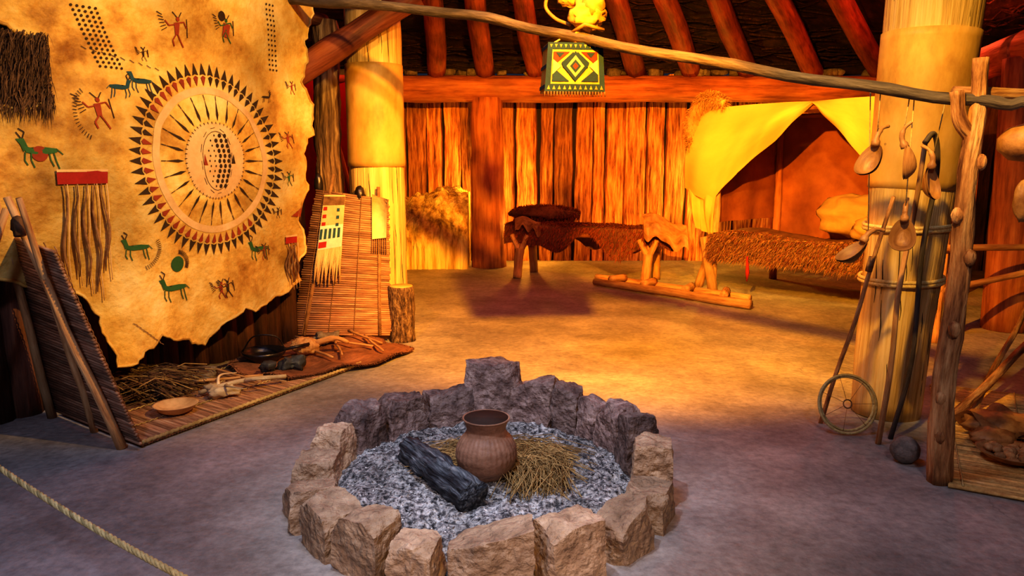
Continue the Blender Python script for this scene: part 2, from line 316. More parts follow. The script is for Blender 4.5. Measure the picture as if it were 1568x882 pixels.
for i in range(len(outl)):
    a,c=V(outl[i]),V(outl[(i+1)%len(outl)]); n=max(2,int((c-a).length/.03)); nr=V((-(c-a).y,(c-a).x)).normalized()
    for j in range(n):
        q=a.lerp(c,j/n); q=q+nr*(.035*mn.noise(V((q.x*9,q.y*9,1)))+.018*mn.noise(V((q.x*30,q.y*30,1)))); ol.append((q.x,q.y))
def inside(x,y):
    r=False;n=len(ol);j=n-1
    for i in range(n):
        xi,yi=ol[i];xj,yj=ol[j]
        if (yi>y)!=(yj>y) and x<(xj-xi)*(y-yi)/(yj-yi)+xi: r=not r
        j=i
    return r
b=B('painted_buffalo_hide',['hide','black','red','blue','green','hidepale','leather','redcloth','hideedge'])
g=.025; S0,Z0=-1.35,.15; nu=int(3.4/g); nv=int(3.1/g); cells=set()
for i in range(nu):
    for j in range(nv):
        if inside(S0+(i+.5)*g,Z0+(j+.5)*g): cells.add((i,j))
vid={};pts=[];fs=[]
for (i,j) in sorted(cells):
    q=[]
    for (a,c) in ((0,0),(1,0),(1,1),(0,1)):
        k=(i+a,j+c)
        if k not in vid: vid[k]=len(pts); pts.append([S0+k[0]*g,Z0+k[1]*g,k])
        q.append(vid[k])
    fs.append(tuple(q))
for p in pts:
    i,j=p[2]
    if not all((i-a,j-c) in cells for a in (0,1) for c in (0,1)):
        bd=1e9
        for q in range(len(ol)):
            x1,y1=ol[q];x2,y2=ol[(q+1)%len(ol)];dx,dy=x2-x1,y2-y1
            t=max(0,min(1,((p[0]-x1)*dx+(p[1]-y1)*dy)/(dx*dx+dy*dy+1e-9)));ex,ey=x1+dx*t,y1+dy*t
            dd=(ex-p[0])**2+(ey-p[1])**2
            if dd<bd: bd=dd;best=(ex,ey)
        if bd<.0016: p[0],p[1]=best
b.add([H(p[0],p[1]) for p in pts],fs,'hide',[(p[0],p[1],0) for p in pts],.5,off=V((3,7,1)))
b.add([H(p[0],p[1],-.012) for p in pts],[tuple(reversed(f)) for f in fs],'hide',[(p[0],p[1],0) for p in pts],.1,off=V((3,7,1)))
P=[H(q[0],q[1],.0) for q in ol]; b.tube(P+[P[0]],.010,'hide',5,.5,20,cap=False,tint=.1)
def poly(pp,k,e=.007):
    c=(sum(p[0] for p in pp)/len(pp),sum(p[1] for p in pp)/len(pp)); n=len(pp)
    vs=[H(*c,e)]+[H(*p,e) for p in pp]; b.add(vs,[(0,1+i,1+(i+1)%n) for i in range(n)],k,[(*c,0)]+[(*p,0) for p in pp],.5)
def stroke(pp,w,k,e=.008):
    for (x1,y1),(x2,y2) in zip(pp[:-1],pp[1:]):
        l=max(1e-5,sqrt((x2-x1)**2+(y2-y1)**2)); nx,ny=-(y2-y1)/l*w/2,(x2-x1)/l*w/2; n=max(1,int(l/.06))
        for i in range(n):
            a=(x1+(x2-x1)*i/n,y1+(y2-y1)*i/n);c=(x1+(x2-x1)*(i+1)/n,y1+(y2-y1)*(i+1)/n)
            b.add([H(a[0]-nx,a[1]-ny,e),H(c[0]-nx,c[1]-ny,e),H(c[0]+nx,c[1]+ny,e),H(a[0]+nx,a[1]+ny,e)],[(0,1,2,3)],k,None,.5)
def disc(c,r,k,ry=None,e=.007,n=20):
    ry=ry or r
    poly([(c[0]+r*cos(2*pi*i/n),c[1]+ry*sin(2*pi*i/n)) for i in range(n)],k,e)
c0=(.84,1.61)
def pol(r,a): return (c0[0]+r*cos(a),c0[1]+r*sin(a))
def ring(r0,r1,k,e,n=72):
    for i in range(n):
        a,c=2*pi*i/n,2*pi*(i+1)/n; m=max(1,int((r1-r0)/.05))
        for j in range(m):
            ra,rb=r0+(r1-r0)*j/m,r0+(r1-r0)*(j+1)/m
            b.add([H(*pol(ra,a),e),H(*pol(rb,a),e),H(*pol(rb,c),e),H(*pol(ra,c),e)],[(0,1,2,3)],k,[(*pol(ra,a),0),(*pol(rb,a),0),(*pol(rb,c),0),(*pol(ra,c),0)],.5,off=V((0,0,0)))
ring(.0,.27,'hidepale',.004); ring(.47,.52,'hidepale',.004,96)
n=58
for i in range(n):
    a=2*pi*i/n; w=.8*pi/n
    poly([pol(.60,a-w),pol(.685,a),pol(.60,a+w),pol(.608,a)],'black')
    poly([pol(.525,a+.01),pol(.585,a-w*.8),pol(.598,a),pol(.585,a+w*.8)],'red' if 26<i<50 or 14<i<24 else 'black')
n=26
for i in range(n):
    a=2*pi*i/n
    poly([pol(.285,a),pol(.33,a-.030),pol(.44,a),pol(.33,a+.030)],'black')
    stroke([pol(.43,a),pol(.465,a)],.005,'black')
for i in range(52):
    a=2*pi*(i+.5)/52; stroke([pol(.262,a),pol(.278,a)],.005,'black')
for dz in range(-5,6):
    ww=.10*sqrt(max(0,1-(dz/5.6)**2)); m=int(ww*2/.045)+1
    for i in range(m):
        x=(i-(m-1)/2)*.046+.02
        disc((c0[0]+x+(.01 if dz%2 else 0),c0[1]+dz*.036),.015 if x>-.02 else .006,'black',.016 if x>-.02 else .008,n=8)
poly([(c0[0]-.13,c0[1]-.03),(c0[0]-.09,c0[1]-.03),(c0[0]-.11,c0[1]+.05)],'red'); poly([(c0[0]+.14,c0[1]-.02),(c0[0]+.18,c0[1]-.02),(c0[0]+.16,c0[1]+.05)],'black')
for k in (.21,.235):
    P=[(c0[0]+k*.62*cos(2*pi*i/24),c0[1]+k*sin(2*pi*i/24)) for i in range(25)]
    for i in range(0,24,1 if k<.22 else 2): stroke([P[i],P[i+1]],.0035,'black')
def human(x,z,k,sz=1,k2='black'):
    f=lambda a,c:(x+a*sz,z+c*sz)
    poly([f(-.03,.05),f(.03,.06),f(.025,-.05),f(-.015,-.05)],k); disc(f(.01,.085),.02*sz,k)
    stroke([f(0,.04),f(-.08,.02),f(-.12,.06)],.011*sz,k); stroke([f(0,.05),f(.08,.07),f(.11,.02)],.011*sz,k)
    stroke([f(0,-.04),f(-.04,-.1),f(-.02,-.15)],.013*sz,k); stroke([f(.01,-.04),f(.05,-.1),f(.08,-.15)],.013*sz,k)
    for i in range(6): stroke([f(-.10-.01*i,.0+.02*i),f(-.15-.01*i,-.03+.03*i)],.005,k2)
    stroke([f(.11,.1),f(.125,-.06)],.006,k2); stroke([f(.0,.10),f(-.05,.14)],.006,k2); stroke([f(.02,.10),f(.05,.15)],.006,k2)
def beast(x,z,k,sz=1,fl=1,horn=True):
    f=lambda a,c:(x+a*sz*fl,z+c*sz)
    poly([f(-.13,.03),f(-.05,.04),f(.08,.035),f(.12,.05),f(.10,-.005),f(.03,-.02),f(-.08,-.015),f(-.14,0)],k)
    poly([f(.08,.03),f(.11,.11),f(.17,.105),f(.14,.06),f(.12,.0)],k)
    for a,c in ((-.12,-.14),(-.08,-.12),(.07,-.13),(.12,-.11)): stroke([f(a*.9,0),f(a,-.07),f(a-.02,c)],.010*sz,k)
    stroke([f(-.13,.03),f(-.18,-.02)],.008*sz,k)
    if horn: stroke([f(.12,.11),f(.10,.16),f(.14,.19)],.006,'black'); stroke([f(.13,.11),f(.16,.16)],.006,'black')
human(.60,2.49,'red',.75); human(.0,1.92,'red',.75); human(1.04,2.56,'green',.65); disc((1.0,2.64),.035,'black'); poly([(1.01,2.5),(1.07,2.5),(1.09,2.59),(1.02,2.6)],'red')
beast(-.37,1.66,'green',.7,-1); disc((-.37,1.65),.045,'red'); beast(.17,2.07,'blue',.5); beast(.32,2.12,'blue',.55,-1,False)
beast(.17,1.04,'green',.6,-1); beast(.44,.73,'green',.7,-1); disc((.48,.90),.055,'green'); beast(1.25,.92,'green',.65,-1); human(1.3,.9,'red',.45)
for i in range(18):
    a=-.6+1.8*i/17+.2; stroke([(.48+.07*cos(a),.9+.07*sin(a)),(.48+.10*cos(a),.9+.10*sin(a))],.005,'black')
    a=-1.2+i*.1; stroke([(.17+.15*cos(a),1.02+.11*sin(a)),(.17+.18*cos(a),1.02+.14*sin(a))],.004,'black')
    a=2.2+i*.12; stroke([(.0+.13*cos(a),1.9+.15*sin(a)),(.0+.155*cos(a),1.9+.18*sin(a))],.004,'black')
human(.84,.67,'red',.5); human(.9,.67,'black',.5); human(1.6,1.78,'red',.45); human(1.58,1.47,'green',.4); poly([(1.6,1.16),(1.72,1.23),(1.71,1.15)],'red'); human(1.45,1.2,'black',.3)
human(.35,2.3,'black',.3); beast(1.42,2.1,'black',.3); human(1.7,2.2,'red',.35)
for i in range(9): stroke([(-.05+.06*i,2.3-.01*i),(-.02+.06*i,2.285-.01*i)],.004,'black'); stroke([(.1+.02*i,.55-.02*i),(.13+.02*i,.53-.02*i)],.004,'leather')
for r in range(14):
    for c in range(5): disc((-.1+c*.035+.012*r,2.53-.026*r),.009,'black',.009,n=6)
    for c in range(3): disc((1.44+c*.035+.003*r,2.80-.037*r),.009,'black',.009,n=6)
def banner(s0,s1,z0,z1,zb,n):
    vs=[H(s0,z0,.02),H(s1,z0,.02),H(s1,z1,.02),H(s0,z1,.02),H((s0+s1)/2,z0,.02),H((s0+s1)/2,z1,.02)]
    b.add(vs,[(0,4,5,3),(4,1,2,5)],'redcloth')
    stroke([(s0,z1),(s1,z1)],.015,'hidepale',.023)
    for i in range(n):
        s=s0+(s1-s0)*(i+.5)/n; e=zb+R(-.08,.08); m=8
        b.tube([H(s+.012*sin(j*.9+i),z0+(e-z0)*j/m,.03+.01*sin(j+i)) for j in range(m+1)],[.004,.005,.007,.009,.010,.010,.009,.007,.003],'leather',6)
        b.tube([H(s+.02+.006*sin(j),z0+(e-.06-z0)*j/m,.025) for j in range(m+1)],.003,'hidepale',4)
banner(-.30,.0,1.47,1.55,.86,5); banner(1.53,1.66,.94,1.0,.58,4)
def gen():
    t=R(0,1); q=(-.25-.45*R(0,1)**1.3,1.93+.42*t); return H(q[0],q[1],R(-.06,.03)),V((-.2,-.4,-1.0))
b.blades(gen,5200,'hideedge',.10,.004)
b.out()

# ------------------------------------------------------------ willow backrest + floor mat
b=B('willow_backrest',['willow','stick','leather'])
p1,p2=V((-2.09,4.02,.03)),V((-2.9,4.59,.03)); t1,t2=V((-2.42,3.93,1.16)),V((-2.97,4.42,1.2))
def bs(u,v): return p1.lerp(p2,u).lerp(t1.lerp(t2,u),v)
nr=62
for i in range(nr):
    v=.01+.98*i/nr; b.tube([bs(-.01,v)+V((0,0,R(-.004,.004))),bs(.33,v),bs(.66,v),bs(1.01,v)],.0098,'willow',6,.1)
for u in (.02,.25,.5,.75,.98): b.tube([bs(u,i/60)+V((.011,.02,0))*(1 if i%2 else .8) for i in range(61)],.004,'leather',4)
b.log(p1+V((-.12,.03,-.03)),V((-2.66,3.98,1.42)),.028,.02,'stick',10,8,.1,.01); b.log(p1+V((-.42,.29,-.03)),V((-2.52,3.86,1.42)),.022,.016,'stick',10,8,.1,.02)
b.log(p2+V((-.02,-.02,-.03)),V((-2.93,4.28,1.42)),.028,.02,'stick',10,8,.1,.01)
b.log((-3.1,3.7,0),(-2.75,4.1,1.35),.025,.02,'stick',10,8)
b.tube([(-2.62,3.97,1.25),(-2.6,3.95,1.3),(-2.58,3.93,1.22)],.03,'leather',8)
b.out()
b=B('willow_floor_mat',['willow','rope'])
q1,q2,q3,q4=V((-2.10,4.05,.02)),V((-2.88,4.60,.02)),V((-1.83,6.55,.02)),V((-1.03,6.08,.02))
nr=118
for i in range(nr):
    t=(i+.5)/nr; a=q1.lerp(q4,t);c=q2.lerp(q3,t); b.tube([a,a.lerp(c,.5)+V((0,0,R(-.003,.003))),c],.011,'willow',6)
for u in (.0,.3,.6,.9):
    b.tube([q1.lerp(q4,t/120).lerp(q2.lerp(q3,t/120),u)+V((0,0,.011+(.006 if t%2 else 0))) for t in range(121)],.012 if u==0 else .004,'rope',6,tint=.1)
b.out()
b=B('brown_fur_rug',['robe','fur'])
rc=V((-1.62,6.02,0)); rp=[(-2.2,5.62),(-2.05,5.42),(-1.85,5.36),(-1.62,5.27),(-1.39,5.46),(-1.22,5.6),(-1.04,5.74),(-.93,6.0),(-.83,6.24),(-1.05,6.32),(-1.15,6.55),(-1.45,6.6),(-1.75,6.7),(-1.95,6.3),(-2.1,5.95)]
def fnr(u,v):
    a=u*len(rp); i=int(a)%len(rp); t=a-int(a); e=V((*rp[i],0)).lerp(V((*rp[(i+1)%len(rp)],0)),t); p=rc.lerp(e,v)
    p.z=.052+.02*mn.noise(p*4)+.018*v*sin(a*3.1)+(.0); return p
b.grid(fnr,90,14,0,3,1); b.grid(lambda u,v:fnr(u,v)-V((0,0,.01)),90,14,0,3,1)
b.blades(lambda:(fnr(R(0,1),.98),V((R(-1,1),R(-1,1),.1))),900,'robe',.03,.004)
b.out()
b=B('iron_pan',['pan']); b.lathe((-1.95,5.74,.06),[(.09,0),(.12,.01),(.15,.05),(.165,.085),(.172,.085),(.155,.05),(.12,.02),(0,.015)],0,32)
b.tube(bez([(-2.11,5.72,.14),(-2.03,5.72,.25),(-1.93,5.73,.27),(-1.84,5.76,.24),(-1.79,5.77,.14)],6),.006,0,6)
b.tube([(-1.8,5.75,.145),(-1.62,5.85,.17)],.012,0,8); b.out()
b=B('wooden_bowl',['bowl']); b.lathe((-2.13,4.57,.035),[(.06,0),(.1,.02),(.13,.055),(.138,.06),(.125,.055),(.09,.03),(0,.022)],0,32,.03); b.out()
b=B('gourd_ladle',['stick']); b.blob((-1.68,5.93,.13),(.11,.08,.07),0,24,16,.3); b.tube(bez([(-1.6,5.95,.15),(-1.45,6.0,.18),(-1.35,6.05,.13)],5),[.026]*5+[.018]*5+[.012],0,8); b.out()
b=B('dark_pounding_stone',['obsid']); b.rock((-1.66,5.50,.105),(.075,.055,.05),0,.4); b.rock((-1.80,5.42,.095),(.05,.04,.035),0,1.2); b.out()
b=B('grindstone',['gstone']); b.rock((-1.60,6.28,.10),(.10,.07,.045),0,.7); b.out()
b=B('grindstone',['gstone']); b.rock((-2.35,5.18,.075),(.18,.12,.05),0,.7); b.out()
b=B('deer_antler',['bone'])
b.tube(bez([(-2.12,4.9,.06),(-1.98,4.93,.10),(-1.82,5.05,.11),(-1.62,5.2,.09)],6),[.016]*19,0,8,.2)
for q in (((-1.95,4.95,.10),(-1.9,4.83,.13),(-1.78,4.8,.12)),((-1.85,5.02,.11),(-1.75,4.95,.14),(-1.66,5.0,.13)),((-2.0,4.93,.10),(-2.03,5.05,.14),(-1.95,5.15,.13))): b.tube(bez(q,5),[.013-.001*i for i in range(11)],0,8,.2)
b.rock((-1.95,4.92,.075),(.09,.06,.035),0,.5); b.out()
b=B('digging_sticks',['stick','bone'])
for (a,c) in (((-1.9,6.42),(-1.16,6.1)),((-1.45,6.5),(-1.1,6.2)),((-2.2,5.35),(-1.75,5.05)),((-1.5,6.2),(-1.35,5.8)),((-2.2,5.0),(-1.8,5.25)),((-1.75,6.1),(-1.4,5.7)),((-1.3,6.45),(-1.05,5.95))): b.log((*a,R(.09,.13)),(*c,R(.08,.1)),.012,.009,'stick',6,6,.1,.03)
b.out()
b=B('grass_bundle',['hideedge','straw'])
for i in range(750):
    x=-2.50+R(-.2,.2);y=4.98+R(-.22,.2); a=R(-.6,.9); l=R(.1,.25); z=.05+R(0,.13)
    b.tube([(x-l*cos(a),y-l*sin(a),z-.02),(x,y,z+.02),(x+l*cos(a),y+l*sin(a),z-.02)],.0035,'hideedge' if R(0,1)<.7 else 'straw',3,cap=False)
b.out()

# ------------------------------------------------------------ leaning reed mat + beaded pouch + stump
b=B('leaning_reed_screen',['willow','leather'])
c1,c2,d1,d2=V((-1.98,6.62,.06)),V((-1.10,6.6,.06)),V((-1.76,6.82,1.36)),V((-1.12,6.83,1.27))
def sc_(u,v): return c1.lerp(c2,u).lerp(d1.lerp(d2,u),v)
for i in range(66):
    v=(i+.5)/66; b.tube([sc_(-.01+R(-.01,.01),v),sc_(.5,v),sc_(1.01+R(-.01,.01),v)],.0105,'willow',6,tint=R(.2,.9))
for u in (.1,.37,.63,.9): b.tube([sc_(u,i/66)+V((0,-.012-(.004 if i%2 else 0),0)) for i in range(67)],.004,'leather',4)
b.log(sc_(.12,0),sc_(.2,1.12),.02,.016,'leather',6,8); b.log(sc_(.9,0),sc_(.86,1.08),.02,.016,'leather',6,8)
b.out()
b=B('beaded_pouch',['white','blue','redcloth','leather','hidepale'])
def pc(u,v,e=0): return sc_(.1,.96).lerp(sc_(.42,.98),u).lerp(sc_(.12,.36).lerp(sc_(.44,.42),u),v)+V((0,-.05-e,0))
def pq(u0,u1,v0,v1,k,e=0): b.add([pc(u0,v0,e),pc(u1,v0,e),pc(u1,v1,e),pc(u0,v1,e)],[(0,1,2,3)],k)
pq(.1,1,-.02,.62,'hidepale'); pq(.1,1,.0,.1,'leather',.006); pq(.1,1,.34,.62,'white',.003)
for i in range(5): pq(.12+.17*i,.12+.17*i+.10,.38,.5,'blue',.006)
for i in range(3): pq(.15,.3,.12+.09*i,.16+.09*i,'redcloth',.006); pq(.7,.82,.14+.09*i,.18+.09*i,'blue',.006)
pq(.12,.42,.53,.6,'redcloth',.006)
for i in range(26):
    u=.1+.9*i/25; b.tube([pc(u,.62),pc(u+.02*sin(i),.8,.01),pc(u+R(-.06,.06),R(.95,1.08),.0)],.005,'hidepale',4)
b.out()
b=B('hide_pouch',['hidepale','leather']); vs=[sc_(.78,1.02),sc_(1.0,1.0),sc_(.98,.72),sc_(.8,.7)]; b.add([v+V((0,-.04,0)) for v in vs]+[v+V((0,-.005,0)) for v in vs],[(0,1,2,3),(0,1,5,4),(1,2,6,5),(2,3,7,6),(3,0,4,7)],0)
for i in range(8): b.tube([sc_(.8+.025*i,.72)+V((0,-.03,0)),sc_(.8+.025*i,.6)+V((0,-.03,0))],.004,'leather',4)
b.out()
b=B('tree_stump',['bark','sleeve'])
b.tube([(-1.0,6.68,z*.5/16) for z in range(17)],[.125,.12]+[.115]*15,'bark',36,.10,7); b.lathe((-1.0,6.68,.498),[(.108,0),(.1,.008),(0,.006)],'sleeve',24); b.out()
b=B('rawhide_pack',['pan']); b.blob((-1.38,6.86,1.30),(.05,.05,.09),0); b.blob((-1.75,6.86,1.40),(.04,.04,.1),0); b.out()

# ------------------------------------------------------------ fire ring
HC=V((-.14,3.56,0)); EX=.875
b=B('stone_fire_ring',['rock','soot'],False)
def st(ang,r,w,d,h,k='rock',seed=None,taper=.12,slant=0):
    a=radians(ang); p=HC+V((cos(a)*r*EX,sin(a)*r,h/2-.012)); fr_=k=='rock'
    b.rock(p,(w/2,d/2,h/2),k,a+pi/2,16,6 if fr_ else 9,.013 if fr_ else .017,seed,lo=.88 if fr_ else .82,hi=1.06,taper=taper,slant=slant)
for q in [(88,.90,.40,.22,.41,'soot',31,.20,.0),(109,.88,.31,.2,.24,'soot',2,.1,-.1),(131,.9,.27,.24,.26,'soot',3),(151,.93,.25,.22,.28,'soot',4),(167,.94,.20,.18,.24,'rock',5,.2),(182,.94,.24,.22,.18,'rock',6),(202,.94,.27,.24,.17,'rock',7,.1,.2),
 (221,.93,.235,.2,.21,'rock',8,.1,-.15),(238,.93,.24,.18,.25,'rock',9,.06,.1),(254,.93,.18,.17,.2,'rock',10,.05),(274,.93,.33,.2,.245,'rock',11,.06,.25),(296,.93,.24,.2,.26,'rock',12,.05),(316,.94,.22,.18,.2,'rock',13,.1,.3),(336,.94,.23,.2,.18,'rock',14),(352,.94,.23,.2,.30,'rock',15,.15),
 (9,.92,.22,.2,.33,'soot',16,.2,-.2),(26,.93,.24,.2,.3,'soot',17,.15),(41,.95,.2,.18,.25,'soot',18,.2),(54,.92,.18,.16,.29,'soot',19,.1,.2),(69,.91,.30,.2,.31,'soot',20,.12,-.3)]:
    st(*q)
b.out()
b=B('ash_bed',['ash','chip'])
def ashz(x,y):
    r=sqrt(x*x/EX/EX+y*y); return .075+.04*mn.noise(V((x*4,y*4,2)))+.026*mn.noise(V((x*13,y*13,2)))+.014*mn.noise(V((x*36,y*36,2)))-.06*max(0,r-.7)/.2
def fa(u,v):
    a=2*pi*u; r=.89*v; x,y=r*cos(a)*EX,r*sin(a); return HC+V((x,y,ashz(x,y)))
b.grid(fa,300,150,'ash',1,1)
b.g=[c for p in b.v for c in p]
for i in range(4200):
    a=R(0,2*pi);r=.84*sqrt(R(0,1));x,y=r*cos(a)*EX,r*sin(a);z=ashz(x,y);s_=R(.002,.009)
    p=HC+V((x,y,z)); q=[V((R(-1,1),R(-1,1),R(-.3,1)))*s_ for _ in range(5)]
    b.add([p+e for e in q],[(0,1,2),(0,2,3),(0,3,4),(1,2,3),(1,3,4),(0,1,4)],'chip',smooth=False)
b.out()
b=B('clay_pot',['clay','claydark'])
pr=[(.0,0),(.05,.004),(.10,.03),(.138,.08),(.150,.13),(.145,.175),(.125,.215),(.102,.24),(.094,.262),(.100,.285),(.110,.310),(.116,.316),(.114,.321),(.106,.318)]
pr2=[]
for i in range(len(pr)-1):
    for j in range(4): t=j/4; pr2.append((pr[i][0]*(1-t)+pr[i+1][0]*t,pr[i][1]*(1-t)+pr[i+1][1]*t))
pr2.append(pr[-1])
def rb(a,z): return (.010*sin(a*34) if .12<z<.235 else .002*sin(a*34))
b.lathe((-.125,3.48,.065),pr2,'clay',204,.015,rib=rb)
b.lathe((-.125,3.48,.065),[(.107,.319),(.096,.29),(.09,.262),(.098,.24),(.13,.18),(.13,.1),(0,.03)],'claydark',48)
b.out()
b=B('charred_log',['char'])
a,c=V((-.54,3.70,.14)),V((-.17,3.14,.13)); b.log(a,c,.062,.074,0,44,26,.42,.02,9); b.out()
b=B('straw_bundle',['straw'])
for i in range(1400):
    cx,cy=-.05+R(-.28,.28),3.66+R(-.12,.16); a=R(-.5,1.1); l=R(.06,.24); z=.08+R(0,.05)
    if i%3==0: cx=.08+R(-.12,.15);cy=3.5+R(-.12,.15);a=R(1,2.2)
    if (cx+.125)**2+(cy-3.48)**2<.022: cy+=.2
    a=-a if R(0,1)<.5 else a
    bow=R(-.06,.08); b.tube([(cx-l*cos(a),cy-l*sin(a),z-.02),(cx+bow*sin(a),cy-bow*cos(a),z+.03),(cx+l*cos(a),cy+l*sin(a),z-.03)],.0022,0,3,cap=False)
b.out()

# ------------------------------------------------------------ long pole, hanging parfleche
def wxy(s_,z): return V((2.16-3.9*s_,3.62+2.65*s_,z))
PW=bez([wxy(-.05,1.865),wxy(0,1.885),wxy(.18,2.055),wxy(.451,2.355),wxy(.652,2.60),wxy(.975,2.85),wxy(1.06,2.9)],8)
b=B('hanging_pole',['pole'])
b.tube([p+V((0,0,.006*sin(i*1.1))) for i,p in enumerate(PW)],[.026+.010*i/48+(.003 if i%6==0 else 0) for i in range(len(PW))],0,14,.12,8); b.out()
b=B('hanging_pole',['pole']); b.log((-1.9,6.5,3.0),(.7,5.6,3.06),.035,.028,0,16,10,.1,.02); b.out()
b=B('hanging_pole',['barkpole']); b.log((2.10,3.68,1.93),(3.9,3.5,1.86),.028,.02,0,12,10,.15,.02); b.out()
b=B('forked_pole',['barkpole'])
b.tube(bez([(2.17,3.60,0),(2.15,3.61,.5),(2.18,3.62,1.0),(2.16,3.60,1.5),(2.19,3.62,1.85),(2.18,3.62,2.08)],8),[.060-.0007*i for i in range(41)],0,18,.2,12)
b.tube(bez([(2.17,3.62,1.72),(2.11,3.62,1.80),(2.085,3.62,1.93)],6),[.032]*13,0,10,.15,10)
for z,a in ((.45,3.6),(.8,-2),(1.15,-1),(1.35,3.4),(.25,-2.4),(1.6,-.6)): b.blob((2.165+.043*cos(a),3.6+.043*sin(a),z),(.028,.028,.04),0,12,8)
b.out()
b=B('painted_parfleche_box',['boxyel','bluebox','whitebox','green','leather','redbox','rope'])
pc0=V((.375,4.86,2.03)); ry=.12
def pb(x,y,z,e=0):
    w=.165+.02*(1-z/.30); d=.10; X=x*(w+ (e if abs(x)>=1 else 0)); Y=y*(d+e); return pc0+V((X*cos(ry)-Y*sin(ry),X*sin(ry)+Y*cos(ry),z))
vs=[pb(x,y,z) for z in (0,.29) for x,y in((-1,-1),(1,-1),(1,1),(-1,1))]
b.add(vs,[(3,2,1,0),(4,5,6,7),(0,1,5,4),(1,2,6,5),(2,3,7,6),(3,0,4,7)],'boxyel',smooth=False)
def pp(pts,k,e=.004): b.add([pb(x,-1,z,e) for x,z in pts],[tuple(range(len(pts)))],k,smooth=False)
pp([(-1,.0),(1,.0),(1,.045),(-1,.045)],'bluebox'); pp([(-1,.25),(1,.25),(1,.29),(-1,.29)],'bluebox'); pp([(-1,.045),(-.84,.045),(-.84,.25),(-1,.25)],'bluebox'); pp([(1,.045),(.84,.045),(.84,.25),(1,.25)],'bluebox')
for i in range(11): pp([(-.95+.18*i,.012),(-.85+.18*i,.012),(-.90+.18*i,.036)],'boxyel',.008); pp([(-.95+.18*i,.278),(-.85+.18*i,.278),(-.90+.18*i,.258)],'boxyel',.008)
for sx in (-1,1):
    pp([(sx*.8,.06),(sx*.2,.06),(sx*.8,.145)],'bluebox',.006); pp([(sx*.8,.235),(sx*.2,.235),(sx*.8,.15)],'redbox',.006); pp([(sx*.8,.19),(sx*.5,.15),(sx*.8,.10)],'whitebox',.008)
    pp([(sx*.72,.23),(sx*.40,.23),(sx*.56,.20)],'bluebox',.010); pp([(sx*.08,.235),(sx*.5,.17),(sx*.42,.14),(sx*.0,.21)],'bluebox',.0095)
pp([(-.45,.15),(0,.06),(.45,.15),(0,.24)],'bluebox',.009); pp([(-.32,.15),(0,.085),(.32,.15),(0,.215)],'whitebox',.011); pp([(-.2,.15),(0,.11),(.2,.15),(0,.19)],'bluebox',.012); pp([(-.10,.15),(0,.13),(.10,.15),(0,.17)],'redbox',.013)
for x in [i/20*2-1 for i in range(21)]: b.tube([pb(x,-1,.0,.003),pb(x,-1,-.03,.003)],.004,'leather',4)
for z in (.03,.15,.27): b.add([pb(-1,-1,z-.012,.005),pb(-1,1,z-.012,.005),pb(-1,1,z+.012,.005),pb(-1,-1,z+.012,.005)],[(0,1,2,3)],'bluebox')
for x in (-.8,.8): b.tube([pb(x,0,.29),wxy(.452-x*.03,2.36)],.006,'rope',6)
b.out()
b=B('hide_bundle',['boxyel','rope'])
b.blob((.46,4.83,2.49),(.11,.09,.09),0,28,18,.4,2.5); b.blob((.36,4.87,2.60),(.08,.07,.05),0,20,12,.35); b.blob((.49,4.80,2.55),(.075,.07,.07),0,20,12,.35)
b.tube([(.35,4.85,2.38),(.44,4.72,2.42),(.56,4.8,2.40)],.012,'boxyel',6)
b.tube(bez([(.33,4.88,2.62),(.25,4.92,2.66),(.21,4.95,2.57),(.27,4.92,2.49),(.36,4.86,2.44)],5),.012,0,6); b.tube([(.40,4.8,2.40),(.40,4.82,2.32)],.02,'boxyel',6); b.out()

# ------------------------------------------------------------ hanging ladles, sticks on the right
def scoop(x,y,z,sz,tilt,yaw,sx=0,topz=None,k='horn'):
    b=B('horn_ladle',[k,'rope'])
    m=Matrix.Translation((x,y,z))@Matrix.Rotation(yaw,4,'Z')@Matrix.Rotation(tilt,4,'Y')
    def f(u,v,e=0):
        a=2*pi*u; r=v; X=(.5+.12*cos(a))*sz*r*cos(a)*1.15; Y=.42*sz*r*sin(a); Z=-.30*sz*(1-r*r)-e*.02; return m@V((X,Y,Z))
    b.grid(f,26,8,0,sz,sz); b.grid(lambda u,v:f(u,v,.5),26,8,0,sz,sz)
    b.tube([m@V(p) for p in bez([(.6*sz,0,.0),(.95*sz,0,.12*sz),(1.25*sz,0,.05*sz),(1.45*sz,0,-.15*sz)],5)],[.14*sz]*3+[.09*sz]*6+[.06*sz]*7,0,8)
    tz=topz or 1.93; b.tube([m@V((.9*sz,0,.1*sz)),(x+sx,y,tz)],.003,'rope',4)
    b.out()
scoop(1.80,3.86,1.60,.16,-1.0,.5,.04,1.97); scoop(1.96,3.80,1.58,.15,-1.6,-.6,.0,1.95); scoop(1.98,3.80,1.22,.15,-1.2,1.0,.0,1.95); scoop(1.78,3.95,1.13,.16,-.6,.2,.05,1.98)
scoop(2.12,3.8,1.48,.15,-1.3,2.2,.02)
b=B('rawhide_rattle',['horn','rope']); b.lathe((2.44,3.60,1.62),[(.0,-.02),(.08,-.01),(.13,.04),(.135,.09),(.10,.14),(0,.17)],0,24,.1); b.tube([(2.44,3.60,1.79),(2.44,3.62,1.90)],.004,'rope',4); b.out()
b=B('hide_scraper',['horn','rope']); b.blob((2.44,3.60,1.42),(.05,.03,.10),0); b.tube([(2.44,3.60,1.50),(2.44,3.60,1.60)],.004,'rope',4); b.out()
b=B('lance',['barkpole','leather']); b.log((1.92,4.47,0),(2.03,4.02,1.42),.014,.011,0,12,8,.1,.01); b.tube([(1.995,4.16,1.0),(2.0,4.14,1.08)],.02,'leather',8); b.out()
b=B('walking_stick',['stick']); b.log((2.11,4.12,0),(2.19,4.05,1.72),.017,.013,0,12,8,.1,.012); b.out()
